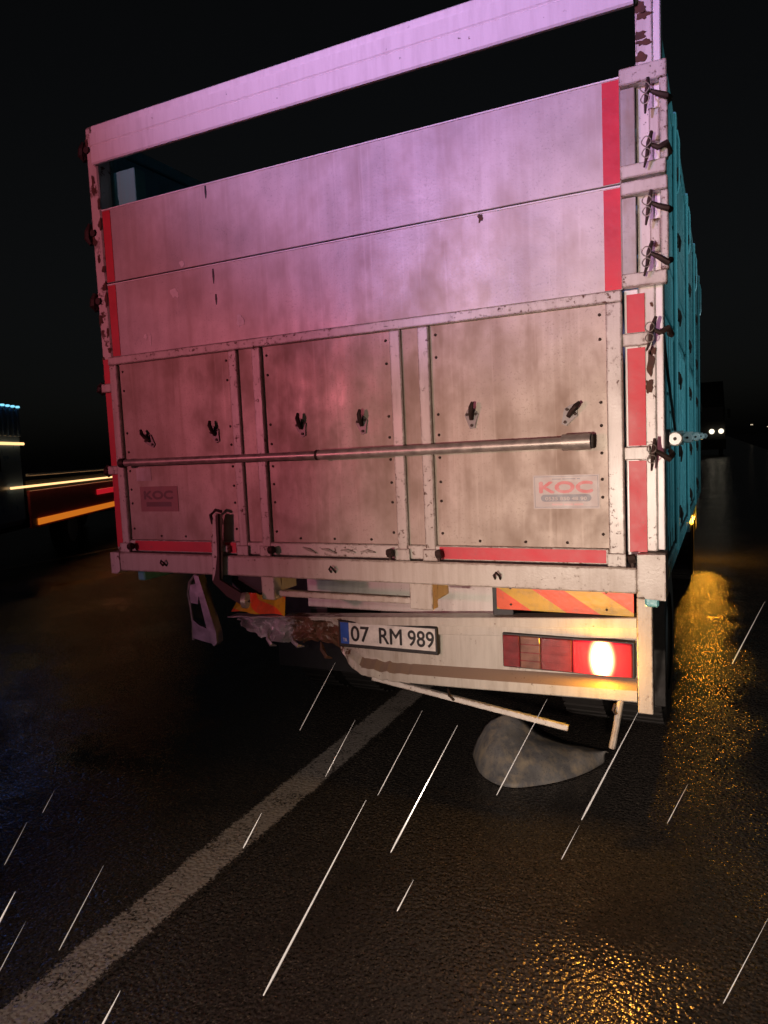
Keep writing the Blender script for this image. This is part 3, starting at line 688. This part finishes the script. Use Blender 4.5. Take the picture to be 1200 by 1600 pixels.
for i in range(7):
    fb('trail_slat', 'blue', c, -.28-i*.16, -.22-i*.16, .002, .03, 2.05, 2.46, .006)  # slats made up for the roof lamps' downward trails
    fb('roof_marker_lamp', 'cyan', c, -.275-i*.16, -.225-i*.16, .004, .05, 2.47, 2.50, .006)
d_ = fb('deck', 'chassis', F, -.1, 9.0, -2.3, -.02, 1.16, 1.40, .01)
fb('side_rail', 'rail', F, -.1, 9.0, -.018, .03, 1.46, 1.50)
fb('lamp_trail', 'amberhi', F, -.75, 9.0, .031, .06, 1.292, 1.325)  # still glowing bar in place of the moving lorry's lamp trail
fb('side_panel', 'redside', F, -.1, 9.0, -.018, .028, .66, 1.24)
fb('low_streak_bar', 'amberlo', F, .1, 9.0, .029, .05, .70, .80)  # low orange streak made as a glowing bar
fb('rear_side_lamp', 'redlamp', F, 2.9, 4.4, .029, .05, 1.00, 1.10)
fb('chassis', 'chassis', F, -2.2, 8.8, -1.6, -.7, .55, .74)
for x in (-1.5, 2.2, 6.4, 7.5):
    for yy in (-.35, -2.0):
        w = MB().tube([FM @ Vector((x, yy-.13, .45)), FM @ Vector((x, yy-.10, .45)), FM @ Vector((x, yy+.10, .45)), FM @ Vector((x, yy+.13, .45))], [.40, .45, .45, .40], 24).build('wheel', 'rubber', F, True)
        MB().tube([FM @ Vector((x, yy+.131, .45)), FM @ Vector((x, yy+.14, .45))], [.25, .22], 18).build('rim', 'rim', w, True)
be = fb('beacon', 'bluelamp', F, -2.0, -1.6, -.5, -.2, 2.51, 2.64, .03)
d = bpy.data.lights.new('beacon_light', 'POINT'); d.color = (.08, .25, 1); d.energy = 5; d.shadow_soft_size = .1
o = bpy.data.objects.new('beacon_light', d); COL.objects.link(o); o.parent = be; o.location = (.35, .1, .25)

# ------------------------------------------------------------------ oncoming lorry far ahead, street lamps on the horizon
OX, OY = .42, 57.0
O = thing('oncoming_lorry', (OX, OY, 0), 'dark distant lorry facing us with white headlamps lit, right of the cattle lorry', 'lorry')
ob = MB().prism([(OX-1.2, .6), (OX+1.2, .6), (OX+1.2, 3.2), (OX+1.05, 5.6), (OX-1.05, 5.6), (OX-1.2, 3.2)], OY, OY+7).build('body', 'chassis', O)
bx('windscreen', 'glass', ob, OX-1.05, OX+1.05, OY-.04, OY-.002, 2.6, 3.7)
bx('front_bumper', 'chassis', O, OX-1.25, OX+1.25, OY-.3, OY-.05, .5, 1.25)
for x in (-.95, .28, .92):
    h = MB().disc((OX+x, OY-.34, 1.86), (0, 1, 0), .19, .06, 16).build('headlamp', 'head', O)
for x in (-.9, .9): MB().disc((OX+x, OY+1.2, .5), (1, 0, 0), .5, .3, 20).build('wheel', 'rubber', O)
for s_ in (-1, 1): MB().box(OX+s_*1.45-.1, OX+s_*1.45+.1, OY-.1, OY, 2.8, 3.5, .02).box(OX+s_*1.3-.12, OX+s_*1.3+.12, OY-.05, OY-.02, 3.4, 3.44, .005).build('mirror', 'chassis', O)
for i, (x, y, h, nm) in enumerate(((9.5, 240, 4.0, 'nearest the oncoming lorry'), (17, 300, 3.6, 'second right of the oncoming lorry'), (27, 340, 4.6, 'farthest right on the horizon'))):
    sl = thing('street_lamp', (x, y, 0), 'tiny warm street lamp on the horizon, '+nm, 'street lamp', 'street lamps on the horizon')
    MB().tube([(x, y, 0), (x, y, h)], [.09, .05], 8).build('pole', 'chassis', sl)
    MB().box(x-.35, x+.35, y-.2, y+.2, h, h+.25, .03).build('lamp_head', 'far', sl)

# ------------------------------------------------------------------ rain
rb = MB(); fall = (-u2*.885-r2*.465)
def ray(x, y): return (r2*(x-600)-u2*(y-800))/1101.25+fw
drops = [((715, 1133), 225, 1.5, 1.0), ((572, 1250), 345, 1.15, 1.3), ((997, 1113), 190, 1.6, 1.0), ((905, 1290), 60, 1.7, .5), ((855, 1092), 170, 1.6, .6), ((188, 1548), 120, 1.0, 1.7), ((24, 1393), 120, 1.0, 1.7), ((162, 1352), 150, 1.4, .7), ((409, 1270), 62, 1.3, .8), ((646, 1375), 55, 1.4, .8), ((660, 1110), 150, 2.0, .5), ((1195, 940), 110, 2.0, .5), ((1200, 1435), 150, 1.2, .6), ((555, 1125), 100, 2.0, .45), ((42, 1285), 75, 1.5, .6), ((40, 1440), 90, 1.3, .5), ((524, 1035), 120, 2.2, .4), ((1075, 1225), 70, 1.8, .45), ((85, 1235), 40, 1.6, .4)]
for (x, y), ln_, dep, rad in drops:
    p = CAM+ray(x, y)*dep; q = p+fall*(ln_*dep/1101.25)
    r0 = .0015*rad*dep
    rb.tube([p, p.lerp(q, .3), p.lerp(q, .9), q], [r0*.15, r0*.5, r0, r0*.5], 6)
rnd = random.Random(3)
for i in range(0):
    dep = rnd.uniform(1.6, 2.4); p = CAM+ray(rnd.uniform(0, 1200), rnd.uniform(1000, 1500))*dep
    if p.y > -.15 or p.z < .1: continue
    q = p+fall*rnd.uniform(.01, .09); rb.tube([p, q], [.0003, .0006], 5)
ro = rb.build('rain', 'rain', None, True); ro['kind'] = 'stuff'; ro['label'] = 'slanting drops of falling rain in front of the lorry'; ro['category'] = 'rain'

# ------------------------------------------------------------------ render settings
S.render.engine = 'CYCLES'
S.cycles.max_bounces = 4
